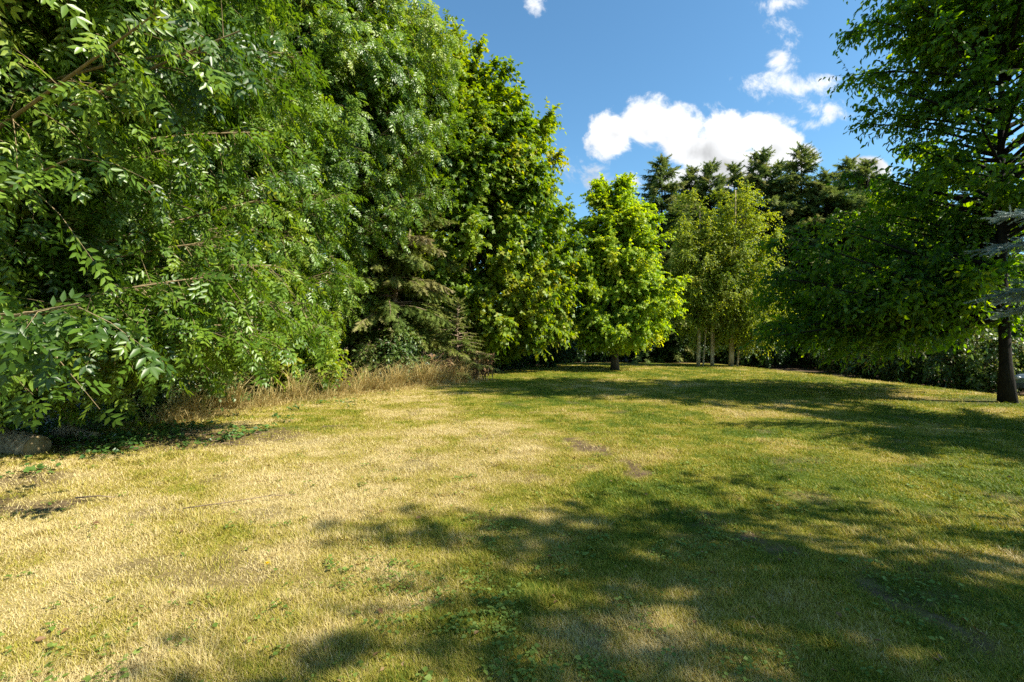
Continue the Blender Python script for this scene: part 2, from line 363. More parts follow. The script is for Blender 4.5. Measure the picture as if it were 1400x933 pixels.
# ------------------------------------------------------------------ growing trees
def bez(p0, p1, p2, n):
    t = np.linspace(0, 1, n)[:, None]
    return (1 - t) ** 2 * p0 + 2 * t * (1 - t) * p1 + t * t * p2
def broadleaf(root, seed, h, trunk_r, lobes, templ, mat, bark, limbs=90, sprays=60, slen=.9, per=10, lsize=.15, droop=.35, rise=.6,
              leaf_droop=.3, zmin=.5, trunk_top=.85, shell=4.0, twigs=None, first=1.2, lean=(0, 0), tint_bias=0.0, clump_tint=.25, t0=.35,
              stems=None, twig_r=.006, jitter=.6, face=None, limb_r=.035, extra=(), reach=2.2, bunch=1.0, extra_sprays=1.0):
    g = rng_of(seed)
    lob = np.array(lobes, float); vol = lob[:, 3] * lob[:, 4] * lob[:, 5]
    w = vol ** .67; w /= w.sum()
    # limb ends near the envelope's surface
    ends = []; which = []
    while len(ends) < limbs:
        k = g.choice(len(lob), p=w); d = unit(g.normal(size=3)); r = g.random() ** (1 / shell)
        p = lob[k, :3] + d * r * lob[k, 3:6]
        if p[2] < zmin: continue
        if face is not None and g.random() > .45 + .55 * (np.dot(d[:2], face) > -.25): continue
        if any(np.sum(((p - q) / (.28 * slen + .25)) ** 2) < 1 for q in ends[-40:]): continue
        ends.append(p); which.append(k)
    for e in extra: ends.append(np.array(e, float)); which.append(0)
    ends = np.array(ends)
    tb = MB(); top = np.array([lean[0], lean[1], h * trunk_top])
    tp = bez(np.zeros(3), np.array([lean[0] * .3 + g.normal() * .15, lean[1] * .3 + g.normal() * .15, h * .45]), top, 14)
    tp[0, 2] = -.08
    rad = trunk_r * (1 - np.linspace(0, 1, 14) ** 1.1 * .88); rad[0] *= 1.7; rad[1] *= 1.12
    if stems is None: tb.tube(tp, rad, 10, rough=.12, rg=g)
    else:
        for (sx, sy, tx, ty, sr, sh) in stems:
            p = bez(np.array([sx, sy, -.1]), np.array([sx * .7 + tx * .3 + g.normal() * .1, sy * .7 + ty * .3, sh * .5]), np.array([tx, ty, sh]), 14)
            tb.tube(p, sr * (1 - np.linspace(0, 1, 14) * .85), 8, rough=.1, rg=g)
    trunk = tb.build('trunk', bark, root)
    bb = MB(); SP = []; SD = []; ST = []
    for e, k in zip(ends, which):
        if stems is None:
            hd = math.hypot(e[0] - lean[0], e[1] - lean[1]); zs = np.clip(e[2] - rise * hd, first, h * trunk_top * .95)
            i = zs / (h * trunk_top); s = np.array([np.interp(zs, tp[:, 2], tp[:, j]) for j in range(3)])
        else:
            st = stems[g.integers(len(stems))]; zs = np.clip(e[2] - rise * 1.2, first, st[5] * .95); i = zs / st[5]
            s = np.array([st[0] + (st[2] - st[0]) * i, st[1] + (st[3] - st[1]) * i, zs])
        mid = (s + e) / 2; mid[2] += droop * .25 * np.linalg.norm(e - s); mid += g.normal(size=3) * .18
        n = 9; p = bez(s, mid, e, n); L = np.linalg.norm(e - s)
        bb.tube(p, np.linspace(min(max(trunk_r * .45, .075), limb_r * (.4 + .25 * L)), .008, n), 5, cap=False)
        m = max(6, int(sprays * g.uniform(.7, 1.3) * (extra_sprays if any(np.allclose(e, q) for q in extra) else 1)))
        tt = max(t0, 1 - reach / L) ; tt = tt + (1 - tt) * g.random(m) ** .75
        x = tt * (n - 1); a = np.minimum(x.astype(int), n - 2); fr = (x - a)[:, None]
        q = p[a] * (1 - fr) + p[a + 1] * fr; tan = unit(p[a + 1] - p[a])
        o = unit(np.stack([q[:, 0] - lean[0], q[:, 1] - lean[1], (q[:, 2] - h * .5) * .35], 1))
        d = unit(tan * .55 + o * .35 + g.normal(size=(m, 3)) * jitter)
        SP.append(q); SD.append(d); ST.append(np.full(m, g.normal() * clump_tint - (.22 if any(np.allclose(e, q) for q in extra) else 0)))
    SP = np.concatenate(SP); SD = np.concatenate(SD); ST = np.concatenate(ST); m = len(SP)
    Ls = slen * g.uniform(.5, 1.2, m); dr = droop * g.uniform(.5, 1.5, m)
    def at(t, i): 
        q = SP[i] + SD[i] * (Ls[i] * t)[:, None]; q[:, 2] -= dr[i] * Ls[i] * t * t; return q
    al = np.arange(m)
    if twigs is not None or True:
        o = np.ones(m)
        bb.prisms(at(0 * o, al), at(.5 * o, al), at(.95 * o, al), twig_r, twig_r * .35)
    bb.build('branches', twigs or bark, root)
    ii = np.repeat(al, per); tl = np.tile((np.arange(per) + .7) / per, m) + g.uniform(-.04, .04, m * per)
    tl = np.clip(tl, .02, 1.0) ** bunch
    P = at(tl, ii); T = SD[ii].copy(); T[:, 2] -= 2 * dr[ii] * tl; T = unit(T)
    up = np.array([0, 0, 1.0]); side = unit(np.cross(T, up)); sg = np.where(np.tile(np.arange(per), m) % 2, 1, -1)[:, None]
    A = T * .65 + side * sg * .75 * (1 - .6 * tl[:, None]) + g.normal(size=P.shape) * .38; A[:, 2] -= leaf_droop * g.uniform(.3, 1.6, len(A)); A = unit(A)
    out = P.copy(); out[:, 2] -= h * .45; out = unit(out)
    N = unit(up * .60 + out * .70 + g.normal(size=P.shape) * .45)
    keep = P[:, 2] > max(.06, zmin * .5)
    tint = .42 + tint_bias + ST[ii] + g.normal(size=len(P)) * .17 + (P[:, 2] / h - .5) * 0.0
    S = lsize * g.uniform(.7, 1.2, len(P))
    crown = place('crown', templ, P[keep], A[keep], N[keep], S[keep], tint[keep], mat, root)
    return trunk, crown

def conifer(root, seed, h, r, trunk_r, templ, mat, bark, whorl=.42, nb=6, z0=.5, droop=.25, tw=.55, step=.22, open_=.0, prof=None, curl=.0,
            tint_bias=0.0, az=None, hang=.35, dead=None, tsz=.55, upturn=0.0):
    g = rng_of(seed); tb = MB()
    tp = bez(np.array([0, 0, -.15]), np.array([g.normal() * .1, g.normal() * .1, h * .5]), np.array([0, 0, h * .985]), 12)
    tb.tube(tp, trunk_r * (1 - np.linspace(0, 1, 12) * .93), 8, rough=.1, rg=g); tb.build('trunk', bark, root)
    bb = MB(); P = []; A = []; S = []; T = []
    z = z0
    while z < h * .985:
        f = 1 - (z - z0 * .3) / (h - z0 * .3)
        L0 = r * (prof(f) if prof else (min(1.0, f * 1.25) ** .8))
        for j in range(nb):
            if g.random() < open_: continue
            an = g.uniform(0, 2 * np.pi) if az is None else g.uniform(*az)
            L = max(.15, L0 * g.uniform(.55, 1.12)); zz = z + g.uniform(-.5, .5) * whorl
            d = np.array([math.cos(an), math.sin(an), 0.0])
            k = max(5, int(L / .3)); t = np.linspace(0, 1, k)
            elev = .35 * (1 - f) + .05 + .7 * math.exp(-9 * f) + (.35 if upturn else 0) * (1 - f)
            p = np.outer(t * L, d); p[:, 2] = zz + L * (elev * t - droop * t * t * (1 + f)) + upturn * L * t ** 4
            s = np.array([-d[1], d[0], 0]); p += np.outer(np.sin(t * 3 + g.uniform(0, 6)) * .06 * L, s)
            bb.tube(p, np.linspace(.012 + .012 * L, .005, k), 4, cap=False)
            m = max(4, int(L / step)); ct = g.normal() * .16
            tq = .18 + .82 * (np.arange(m) + g.random(m)) / m; x = tq * (k - 1); a = np.minimum(x.astype(int), k - 2); fr = (x - a)[:, None]
            q = p[a] * (1 - fr) + p[a + 1] * fr; tan = unit(p[a + 1] - p[a])
            for sgn in (-1, 1, 0):
                ln = tw * (0.45 + .55 * (1 - tq)) * (min(1, L / 1.5) * .6 + .4) * g.uniform(.6, 1.3, m)
                dd = unit(tan * .75 + s * sgn * .8 + g.normal(size=(m, 3)) * .18); dd[:, 2] -= hang * g.uniform(.3, 1.6, m) * (1.0 if sgn else .3)
                dd = unit(dd)
                P.append(q); A.append(dd); S.append(ln); T.append(np.full(m, ct) + g.normal(size=m) * .12 + .25 * tq - .1)
                # side shoots carried by the twig
                q2 = q + dd * (ln * .45)[:, None]; d2 = unit(dd + g.normal(size=(m, 3)) * .55); d2[:, 2] -= hang * .6; 
                P.append(q2); A.append(unit(d2)); S.append(ln * .7); T.append(T[-1] + .08)
            P.append(p[-1:]); A.append(tan[-1:]); S.append(np.array([tw * .6])); T.append(np.array([ct + .2]))
        z += whorl * g.uniform(.8, 1.2)
    P.append(np.array([[0, 0, h * .93]])); A.append(np.array([[0, 0, 1.0]])); S.append(np.array([max(.4, h * .07)])); T.append(np.array([.5]))
    bb.build('branches', dead or bark, root)
    P = np.concatenate(P); A = np.concatenate(A); S = np.concatenate(S); T = np.concatenate(T) + .42 + tint_bias
    N = unit(np.array([0, 0, 1.0]) + g.normal(size=P.shape) * .35); keep = P[:, 2] > .05
    place('crown', templ, P[keep], A[keep], N[keep], S[keep] * tsz / .55, T[keep], mat, root)

# ------------------------------------------------------------------ the ground
def build_ground():
    xs = np.concatenate([-np.geomspace(2000, 24, 14), np.arange(-22, 26.01, .16), np.geomspace(28, 2000, 14)])
    ys = np.concatenate([-np.geomspace(2000, 6, 12), np.arange(-4, 14, .12), np.arange(14, 40.01, .25), np.geomspace(43, 3000, 14)])
    X, Y = np.meshgrid(xs, ys); Z = ground_z(X, Y)
    me = bpy.data.meshes.new('lawn_ground'); nx, ny = len(xs), len(ys)
    me.vertices.add(nx * ny); me.vertices.foreach_set('co', np.stack([X, Y, Z], -1).astype(np.float32).ravel())
    i = np.arange(nx * ny).reshape(ny, nx); F = np.stack([i[:-1, :-1], i[:-1, 1:], i[1:, 1:], i[1:, :-1]], -1).reshape(-1, 4).astype(np.int32)
    me.loops.add(F.size); me.loops.foreach_set('vertex_index', F.ravel()); me.polygons.add(len(F))
    me.polygons.foreach_set('loop_start', np.arange(0, F.size, 4, dtype=np.int32)); me.polygons.foreach_set('use_smooth', np.ones(len(F), bool))
    me.update(calc_edges=True)
    for nm, v in (('soil', soil_mask(X, Y)), ('dry', dry_mask(X, Y))):
        a = me.attributes.new(nm, 'FLOAT', 'POINT'); a.data.foreach_set('value', v.astype(np.float32).ravel())
    m, nt = mat_new('lawn_turf'); L = nt.links.new
    out = nt.nodes.new('ShaderNodeOutputMaterial'); p = nt.nodes.new('ShaderNodeBsdfPrincipled'); p.inputs['Roughness'].default_value = .95
    p.inputs['Specular IOR Level'].default_value = .1
    at = lambda n: [setattr(k := nt.nodes.new('ShaderNodeAttribute'), 'attribute_name', n), k.outputs['Fac']][1]
    tc = nt.nodes.new('ShaderNodeTexCoord')
    def nz(s, d=6):
        n = nt.nodes.new('ShaderNodeTexNoise'); n.inputs['Scale'].default_value = s; n.inputs['Detail'].default_value = d; n.inputs['Roughness'].default_value = .7
        L(tc.outputs['Object'], n.inputs['Vector']); return n.outputs['Fac']
    fine = nz(38); mid = nz(7)
    dv = NM(nt, 'ADD', at('dry'), NM(nt, 'MULTIPLY', NM(nt, 'SUBTRACT', fine, .5), .9), clamp=True)
    turf = ramp(nt, dv, [(.0, (.060, .095, .008)), (.35, (.170, .165, .016)), (.65, (.26, .205, .050)), (1.0, (.34, .27, .11))])
    soil = ramp(nt, mid, [(.3, (.040, .027, .015)), (.5, (.105, .070, .042)), (.72, (.20, .145, .09))])
    sm = NM(nt, 'ADD', at('soil'), NM(nt, 'MULTIPLY', NM(nt, 'SUBTRACT', fine, .5), .5), clamp=True)
    mx = nt.nodes.new('ShaderNodeMix'); mx.data_type = 'RGBA'; L(sm, mx.inputs[0]); L(turf, mx.inputs[6]); L(soil, mx.inputs[7])
    L(mx.outputs[2], p.inputs['Base Color'])
    b = nt.nodes.new('ShaderNodeBump'); b.inputs['Strength'].default_value = .7; b.inputs['Distance'].default_value = .03
    L(fine, b.inputs['Height']); L(b.outputs[0], p.inputs['Normal']); L(p.outputs[0], out.inputs['Surface'])
    me.materials.append(m); o = bpy.data.objects.new('lawn_ground', me); COL.objects.link(o)
    tag(o, 'dry mown lawn ground with bare soil under the trees', 'lawn', kind='structure')
build_ground()

def build_grass(n=1700000):
    g = rng_of(3)
    # density thins with distance, blades broaden a little with it
    r = 1.9 * (34 / 1.9) ** (g.random(n) ** 1.0); an = g.uniform(-.90, .90, n)
    x = r * np.sin(an); y = r * np.cos(an)
    sd = lawn_sd(x, y); so = soil_mask(x, y); k = (sd > -.5) & (g.random(n) > so * .93)
    x, y, r = x[k], y[k], r[k]; n = len(x); dry = dry_mask(x, y)
    z = ground_z(x, y)
    tuft = sstep(fbm(x, y, 4.5, 71, 3), .52, .72)
    ht = (.008 + .020 * g.random(n) ** 3 + .035 * tuft * g.random(n) ** 2) * (1 + 1.2 * (fbm(x, y, 1.6, 31, 4) - .45)) * (1 + .02 * r)
    wd = .0007 + .00055 * r
    a = g.uniform(0, 2 * np.pi, n) + fbm(x, y, .9, 40, 2) * 3
    lean = g.uniform(.3, 2.2, n); d = np.stack([np.cos(a), np.sin(a)], 1); s = np.stack([-d[:, 1], d[:, 0]], 1)
    tip = np.stack([x + d[:, 0] * ht * lean, y + d[:, 1] * ht * lean, z + ht], 1)
    b0 = np.stack([x + s[:, 0] * wd, y + s[:, 1] * wd, z - .004], 1); b1 = np.stack([x - s[:, 0] * wd, y - s[:, 1] * wd, z - .004], 1)
    V = np.stack([b0, b1, tip], 1).reshape(-1, 3).astype(np.float32)
    me = bpy.data.meshes.new('lawn_grass'); me.vertices.add(len(V)); me.vertices.foreach_set('co', V.ravel())
    me.loops.add(n * 3); me.loops.foreach_set('vertex_index', np.arange(n * 3, dtype=np.int32)); me.polygons.add(n)
    me.polygons.foreach_set('loop_start', np.arange(0, n * 3, 3, dtype=np.int32)); me.update(calc_edges=False)
    t = np.clip(dry + g.normal(size=n) * .22 + (fbm(x, y, 6.0, 51, 3) - .5) * .5, 0, 1)
    at = me.attributes.new('tint', 'FLOAT', 'FACE'); at.data.foreach_set('value', t.astype(np.float32))
    me.materials.append(leaf_mat('grass_blade', [(.0, (.085, .140, .010)), (.28, (.235, .250, .020)), (.5, (.37, .32, .045)), (.75, (.46, .375, .120)), (1.0, (.60, .50, .25))], .35, .6, .25, 1.15))
    o = bpy.data.objects.new('lawn_grass', me); COL.objects.link(o)
    tag(o, 'short dry yellowing grass of the mown lawn', 'grass', kind='stuff')
build_grass()

def build_weeds():
    g = rng_of(11); P = []; 
    n = 14000; r = 2.0 * (14 / 2.0) ** g.random(n); an = g.uniform(-.85, .85, n); x = r * np.sin(an); y = r * np.cos(an)
    dens = .6 * sstep(fbm(x, y, 2.2, 17, 3), .52, .72) * (.25 + .75 * sstep(x + .6 * fbm(x, y, .7, 2, 2), -2.2, .6)) + .012
    k = (g.random(n) < dens) & (lawn_sd(x, y) > .3); x, y = x[k], y[k]
    m = g.integers(3, 8, len(x)); ii = np.repeat(np.arange(len(x)), m); a = g.uniform(0, 2 * np.pi, len(ii))
    rr = g.uniform(.003, .03, len(ii)); px = x[ii] + rr * np.cos(a); py = y[ii] + rr * np.sin(a)
    P = np.stack([px, py, ground_z(px, py) + g.uniform(.018, .04, len(ii))], 1)
    A = np.stack([np.cos(a), np.sin(a), g.uniform(-.25, .35, len(ii))], 1)
    N = unit(np.array([0, 0, 1.]) + g.normal(size=P.shape) * .25)
    o = place('lawn_weeds', lanceo(.40, 1, 0, .08, .1), P, A, N, g.uniform(.012, .034, len(ii)) * np.repeat(g.uniform(.6, 1.25, len(x)), m), g.uniform(0, 1, len(ii)), M['weed'])
    tag(o, 'small broad green clover and weed leaves dotted through the dry grass', 'weeds', kind='stuff')
    # fallen dead leaves
    n = 900; r = 2.1 * (22 / 2.1) ** g.random(n); an = g.uniform(-.88, .88, n); x = r * np.sin(an); y = r * np.cos(an)
    k = (lawn_sd(x, y) > -.5) & (g.random(n) < .25 + .75 * sstep(x, 2, 9)); x, y = x[k], y[k]
    P = np.stack([x, y, ground_z(x, y) + .03], 1); a = g.uniform(0, 6.28, len(x)); A = np.stack([np.cos(a), np.sin(a), g.normal(size=len(x)) * .2], 1)
    N = unit(np.array([0, 0, 1.]) + g.normal(size=P.shape) * .4)
    o = place('leaf_litter', lanceo(.3, 1, 0, .15, .1), P, A, N, g.uniform(.02, .055, len(x)), g.uniform(.2, 1, len(x)), M['deadleaf'])
    tag(o, 'scattered fallen brown leaves lying on the lawn', 'leaf litter', kind='stuff')
build_weeds()

def edge_pts(s):
    """points along the left edge of the lawn, s in 0..1 from the log to the maple"""
    e = EDGE[1:9]; L = np.concatenate([[0], np.cumsum(np.hypot(*np.diff(e, axis=0).T))]); u = np.asarray(s) * L[-1]
    return np.interp(u, L, e[:, 0]), np.interp(u, L, e[:, 1])

def build_tall_grass():
    g = rng_of(21); n = 9000; s = g.uniform(.14, .66, n); x, y = edge_pts(s)
    off = g.normal(size=n) * .42 + .75; x = x + off; y = y - off * .5
    clump = sstep(fbm(x, y, 2.6, 77, 3), .40, .62); ht = (.08 + 1.15 * clump * g.random(n) * np.exp(-(np.maximum(off - .8, 0) / .35) ** 2)) * sstep(s, .12, .2)
    z = ground_z(x, y); a = g.uniform(0, 6.28, n); lean = g.uniform(.4, 1.6, n)
    d = np.stack([np.cos(a) + .9, np.sin(a) - .3, 0 * a], 1); d = unit(d)
    p0 = np.stack([x, y, z], 1); p1 = p0 + d * (ht * lean * .35)[:, None] + np.array([0, 0, 1.]) * (ht * .65)[:, None]
    p2 = p0 + d * (ht * lean)[:, None] + np.array([0, 0, 1.]) * (ht * g.uniform(.5, 1.0, n))[:, None]
    sd = np.stack([-d[:, 1], d[:, 0], 0 * a], 1); w = .011
    V = np.stack([p0 - sd * w, p0 + sd * w, p1 + sd * w * .8, p1 - sd * w * .8, p2 + sd * .001, p2 - sd * .001], 1).reshape(-1, 3).astype(np.float32)
    q = np.array([(0, 1, 2, 3), (3, 2, 4, 5)]); F = (np.arange(n)[:, None, None] * 6 + q).reshape(-1, 4).astype(np.int32)
    me = bpy.data.meshes.new('dry_grass'); me.vertices.add(len(V)); me.vertices.foreach_set('co', V.ravel())
    me.loops.add(F.size); me.loops.foreach_set('vertex_index', F.ravel()); me.polygons.add(len(F))
    me.polygons.foreach_set('loop_start', np.arange(0, F.size, 4, dtype=np.int32)); me.update(calc_edges=False)
    at = me.attributes.new('tint', 'FLOAT', 'FACE'); at.data.foreach_set('value', np.repeat(np.clip(g.random(n) ** .8 * .85 + .15 * (g.random(n) < .1), 0, 1), 2).astype(np.float32))
    me.materials.append(M['straw']); o = bpy.data.objects.new('dry_grass', me); COL.objects.link(o)
    tag(o, 'tall bleached straw grass along the foot of the left trees', 'tall grass', kind='stuff')
build_tall_grass()

def build_ground_ivy():
    g = rng_of(31); n = 30000; x = g.uniform(-9.5, -3.0, n); y = g.uniform(4.6, 15, n)
    sd = lawn_sd(x, y); so = soil_mask(x, y); k = (g.random(n) < so * sstep(fbm(x, y, 1.4, 61, 3), .36, .56)) & (sd < 3.4) & (sd > -2.5)
    x, y = x[k], y[k]; n = len(x); P = np.stack([x, y, ground_z(x, y) + g.uniform(.015, .11, n)], 1)
    a = g.uniform(0, 6.28, n); A = np.stack([np.cos(a), np.sin(a), g.normal(size=n) * .3], 1); N = unit(np.array([0.2, -.1, 1.]) + g.normal(size=P.shape) * .35)
    o = place('ground_ivy', lanceo(.42, 1, 0, .06, .1), P, A, N, g.uniform(.04, .085, n), g.random(n), M['ivyground'])
    tag(o, 'creeping green ivy on the bare soil beside the logs', 'ground ivy', kind='stuff')
    # litter of twigs on that soil
    b = MB(); n = 240; x = g.uniform(-8.5, -3.4, n); y = g.uniform(5.6, 9.5, n); k = soil_mask(x, y) > .5; x, y = x[k], y[k]; n = len(x)
    a = g.normal(size=n) * .6; L = g.uniform(.08, .4, n); d = np.stack([np.cos(a) * L, np.sin(a) * L, 0 * a], 1); p = np.stack([x, y, ground_z(x, y) + .02], 1)
    b.prisms(p, p + d * .5 + g.normal(size=(n, 3)) * .015, p + d, .007, .003)
    o = b.build('twig_litter', M['deadtwig']); tag(o, 'dead twigs and chips littering the bare soil by the logs', 'twigs', kind='stuff')
build_ground_ivy()

def log(name, label, p0, p1, r, seed, stub=None):
    g = rng_of(seed); c = (np.array(p0) + p1) / 2
    t = thing(name, label, 'log', c[:2])
    z = t.location[2]; a = np.array(p0, float) - (c[0], c[1], z); b = np.array(p1, float) - (c[0], c[1], z)
    n = 40; u = np.linspace(0, 1, n)[:, None]; p = a * (1 - u) + b * u; p[:, 2] += np.sin(u[:, 0] * 5) * .025; p[:, 0] += np.sin(u[:, 0] * 7) * .02
    rr = r * (1 + .10 * np.sin(np.linspace(0, 9, n)) + g.normal(size=n) * .03); rr *= np.linspace(1.1, .72, n); rr[-1] *= .9; rr[0] *= .9
    m = MB(); m.tube(p, rr, 22, rough=.20, rg=g); m.build('bark', M['log'], t)
    e = MB(); dr = unit(b - a); e.tube([p[-1] - dr * .01, p[-1] + dr * .006], [r * .8, r * .78], 16); e.build('cut_end', M['twig'], t)
    if stub is not None:
        s = MB(); q = p[stub[0]]; s.tube([q, q + np.array(stub[1]) * .5, q + np.array(stub[1])], [r * .4, r * .32, r * .26], 8, rough=.12, rg=g); s.build('branch_stub', M['log'], t)
log('fallen_log', 'pale weathered log lying at the left edge of the lawn, dappled with sun', (-8.6, 7.2, .20), (-6.7, 6.62, .13), .20, 1, (14, (.05, -.1, .3)))
log('fallen_log', 'shorter dark log lying behind the pale one among the ivy', (-7.5, 7.75, .09), (-6.75, 7.6, .07), .10, 2)

def stick(name, label, pts, r, forks):
    p = np.array(pts, float); c = p.mean(0); t = thing(name, label, 'twig', c[:2]); m = MB(); p[:, 2] += ground_z(p[:, 0], p[:, 1]); p -= np.array(t.location)
    m.tube(p, np.linspace(r, r * .4, len(p)), 5)
    for i, d in forks: m.tube([p[i], p[i] + np.array(d) * .55 + (0, 0, .01), p[i] + np.array(d)], [r * .6, r * .5, r * .2], 4)
    m.build('stem', M['deadtwig'], t)
stick('dead_twig', 'thin bare twig lying on the sunlit dry grass left of centre', [(-3.05, 4.35, .045), (-2.75, 4.5, .05), (-2.45, 4.72, .055), (-2.2, 4.78, .05)], .006, [(2, (.12, -.04, .03)), (1, (-.1, .1, .02))])
stick('dead_twig', 'short pale stick on the dry grass near the left frame edge', [(-4.3, 4.62, .04), (-4.1, 4.66, .05), (-3.92, 4.63, .045)], .009, [])

def dandelion(xy):
    t = thing('dandelion', 'single yellow dandelion flower in the dry grass near the shade edge', 'flower', xy); g = rng_of(5)
    m = MB(); m.tube([(0, 0, 0), (.004, 0, .03), (.002, .003, .06)], [.0018, .0016, .0015], 5); m.build('stem', M['weed'], t)
    a = g.uniform(0, 6.28, 60); el = g.uniform(.1, 1.2, 60); A = np.stack([np.cos(a) * np.cos(el), np.sin(a) * np.cos(el), np.sin(el)], 1)
    place('petals', lanceo(.14, 1, 0, .05, .2), np.tile([[.002, .003, .06]], (60, 1)), A, unit(g.normal(size=(60, 3)) * .3 + (0, 0, 1)), g.uniform(.012, .018, 60), g.random(60),
          leaf_mat('dandelion_petal', [(.75, .50, .01), (.85, .65, .02)], .2, .5, .2, 1.1), t)
dandelion((-1.72, 3.29))

# ------------------------------------------------------------------ the left wall of trees
ASH_N = [ash_leaf(3, False, s) for s in (1, 2, 3)]
ASH_F = [ash_leaf(3, True, s) for s in (4, 5, 6)]
t = thing('ash_tree', 'nearest ash with long drooping sprays of feathered leaves at the left edge', 'tree', (-8.6, 5.2))
broadleaf(t, 41, 14, .24, [(0, 0, 6.2, 4.2, 4.0, 6.2), (1.6, 1.6, 4.0, 3.4, 3.4, 3.4), (2.2, 2.2, 8.0, 3.2, 3.0, 3.2), (2.6, -1.2, 6.0, 2.6, 2.4, 3.2), (4.0, 2.8, 2.2, 1.3, 1.5, .8), (2.8, 4.4, 2.3, 1.5, 1.5, .9)], ASH_N, M['ash'], M['ashbark'], limbs=270, sprays=34, slen=.75, per=7,
          lsize=.265, droop=.42, rise=.5, leaf_droop=.5, zmin=.9, twigs=M['twig'], first=1.0, clump_tint=.17, face=np.array([.9, .1]), jitter=.6, bunch=.6, reach=3.0, limb_r=.022, extra_sprays=.45,
          extra=[(5.1, -1.4, 1.9), (4.7, -1.3, 1.8), (5.7, -.2, 4.9), (5.3, -.8, 4.7), (5.2, .3, 5.0), (4.3, -.6, 3.4)])
t = thing('ash_tree', 'broad ash with sunlit hanging leaves behind the ivy mound', 'tree', (-10.2, 12.2))
broadleaf(t, 42, 16, .26, [(0, 0, 7.0, 4.8, 4.8, 7.2), (2.2, .4, 4.0, 3.6, 4.2, 3.8), (2.0, -.5, 8.5, 3.6, 3.6, 3.6), (2.4, 2.6, 4.6, 3.0, 2.6, 3.6)], ASH_F, M['ash'], M['ashbark'], limbs=240, sprays=30, slen=.85, per=7,
          lsize=.30, droop=.42, rise=.5, leaf_droop=.5, zmin=1.2, twigs=M['twig'], first=.9, clump_tint=.2, face=np.array([.9, -.3]), jitter=.6, tint_bias=.05, bunch=.6, reach=3.0, limb_r=.022)
t = thing('ash_tree', 'tall ash leaning over the spruce, its high crown touching the maple', 'tree', (-8.2, 18.0))
broadleaf(t, 43, 19, .28, [(0, 0, 9.5, 4.4, 4.4, 8.0), (2.2, -.6, 8.5, 3.6, 3.6, 4.6), (1.0, -1.0, 14.0, 4.0, 4.0, 4.4), (3.4, .2, 12.0, 3.0, 3.0, 3.2), (4.1, .4, 8.7, 2.1, 2.0, 2.0), (4.7, .5, 11.4, 2.0, 2.0, 3.0)], ASH_F, M['ash'], M['ashbark'], limbs=270, sprays=28, slen=.95, per=7,
          lsize=.31, droop=.4, rise=.55, leaf_droop=.7, zmin=1.2, twigs=M['twig'], first=1.5, clump_tint=.2, face=np.array([.8, -.6]), jitter=.6, tint_bias=.1, bunch=.6, reach=3.0, limb_r=.022)
t = thing('ivy_clad_tree', 'dark tree thickly clad in ivy between the two nearer ashes', 'tree', (-11.8, 16.8))
broadleaf(t, 44, 18, .3, [(0, 0, 9.0, 4.2, 4.2, 8.5), (1.5, -1.0, 11.5, 3.6, 3.6, 5.0)], diamond(.36), M['ivytree'], M['darkbark'], limbs=150, sprays=38, slen=.8, per=9,
          lsize=.17, droop=.3, rise=.4, zmin=.6, first=1.5, clump_tint=.15, face=np.array([.7, -.7]))
t = thing('ash_tree', 'ash at the back left whose crown fills behind the nearest one', 'tree', (-14.5, 9.5))
broadleaf(t, 45, 16, .28, [(0, 0, 8.5, 5.0, 5.0, 8.0)], [diamond(.2)], M['ivytree'], M['darkbark'], limbs=110, sprays=34, slen=1.1, per=8,
          lsize=.24, droop=.3, rise=.5, zmin=.6, first=1.5, face=np.array([.9, -.1]))
SPR = [needle_twig(10, .30, .45, s, .05) for s in (1, 2, 3)]
t = thing('spruce_tree', 'ragged spruce with drooping browned boughs in front of the maple', 'tree', (-5.0, 20.2))
conifer(t, 51, 10.5, 3.3, .17, SPR, M['spruce'], M['deadtwig'], whorl=.34, nb=7, z0=.4, droop=.22, tw=.65, step=.12, hang=.75, dead=M['deadtwig'], prof=lambda f: min(1, f * 1.5) ** .7)
t = thing('spruce_sapling', 'young bright spruce sapling at the foot of the ragged spruce', 'sapling', (-2.2, 19.2))
conifer(t, 52, 3.2, 1.5, .05, SPR, M['spruce'], M['deadtwig'], whorl=.2, nb=6, z0=.15, droop=.15, tw=.36, step=.1, hang=.3, tint_bias=-.05)
t = thing('conifer_tree', 'tall dark conifer rising out of frame above the maple', 'tree', (-6.9, 27.5))
conifer(t, 53, 27, 4.2, .3, [needle_twig(7, .3, .4, s) for s in (4, 5)], M['needle'], M['darkbark'], whorl=.5, nb=6, z0=2, droop=.2, tw=.9, step=.3, hang=.5)
t = thing('maple_tree', 'massive round maple with lobed green leaves left of the open sky', 'tree', (-2.6, 25.0))
broadleaf(t, 54, 17.5, .38, [(-.6, 0, 9.5, 5.4, 5.2, 7.6), (1.2, -.5, 6.6, 4.9, 4.6, 5.6), (-1.4, -.5, 12.8, 4.2, 4.2, 4.9), (-2.6, -1.4, 13.6, 3.0, 2.8, 3.2), (2.2, -1.0, 4.6, 4.0, 3.8, 3.6), (2.0, -.3, 10.6, 3.6, 3.6, 4.0)], pal_leaf(), M['maple'], M['bark'],
          limbs=470, sprays=50, slen=.85, per=9, lsize=.21, shell=6.5, droop=.22, rise=.75, leaf_droop=.45, zmin=.9, first=1.4, clump_tint=.22, face=np.array([.6, -.8]), twig_r=.007, tint_bias=.03)

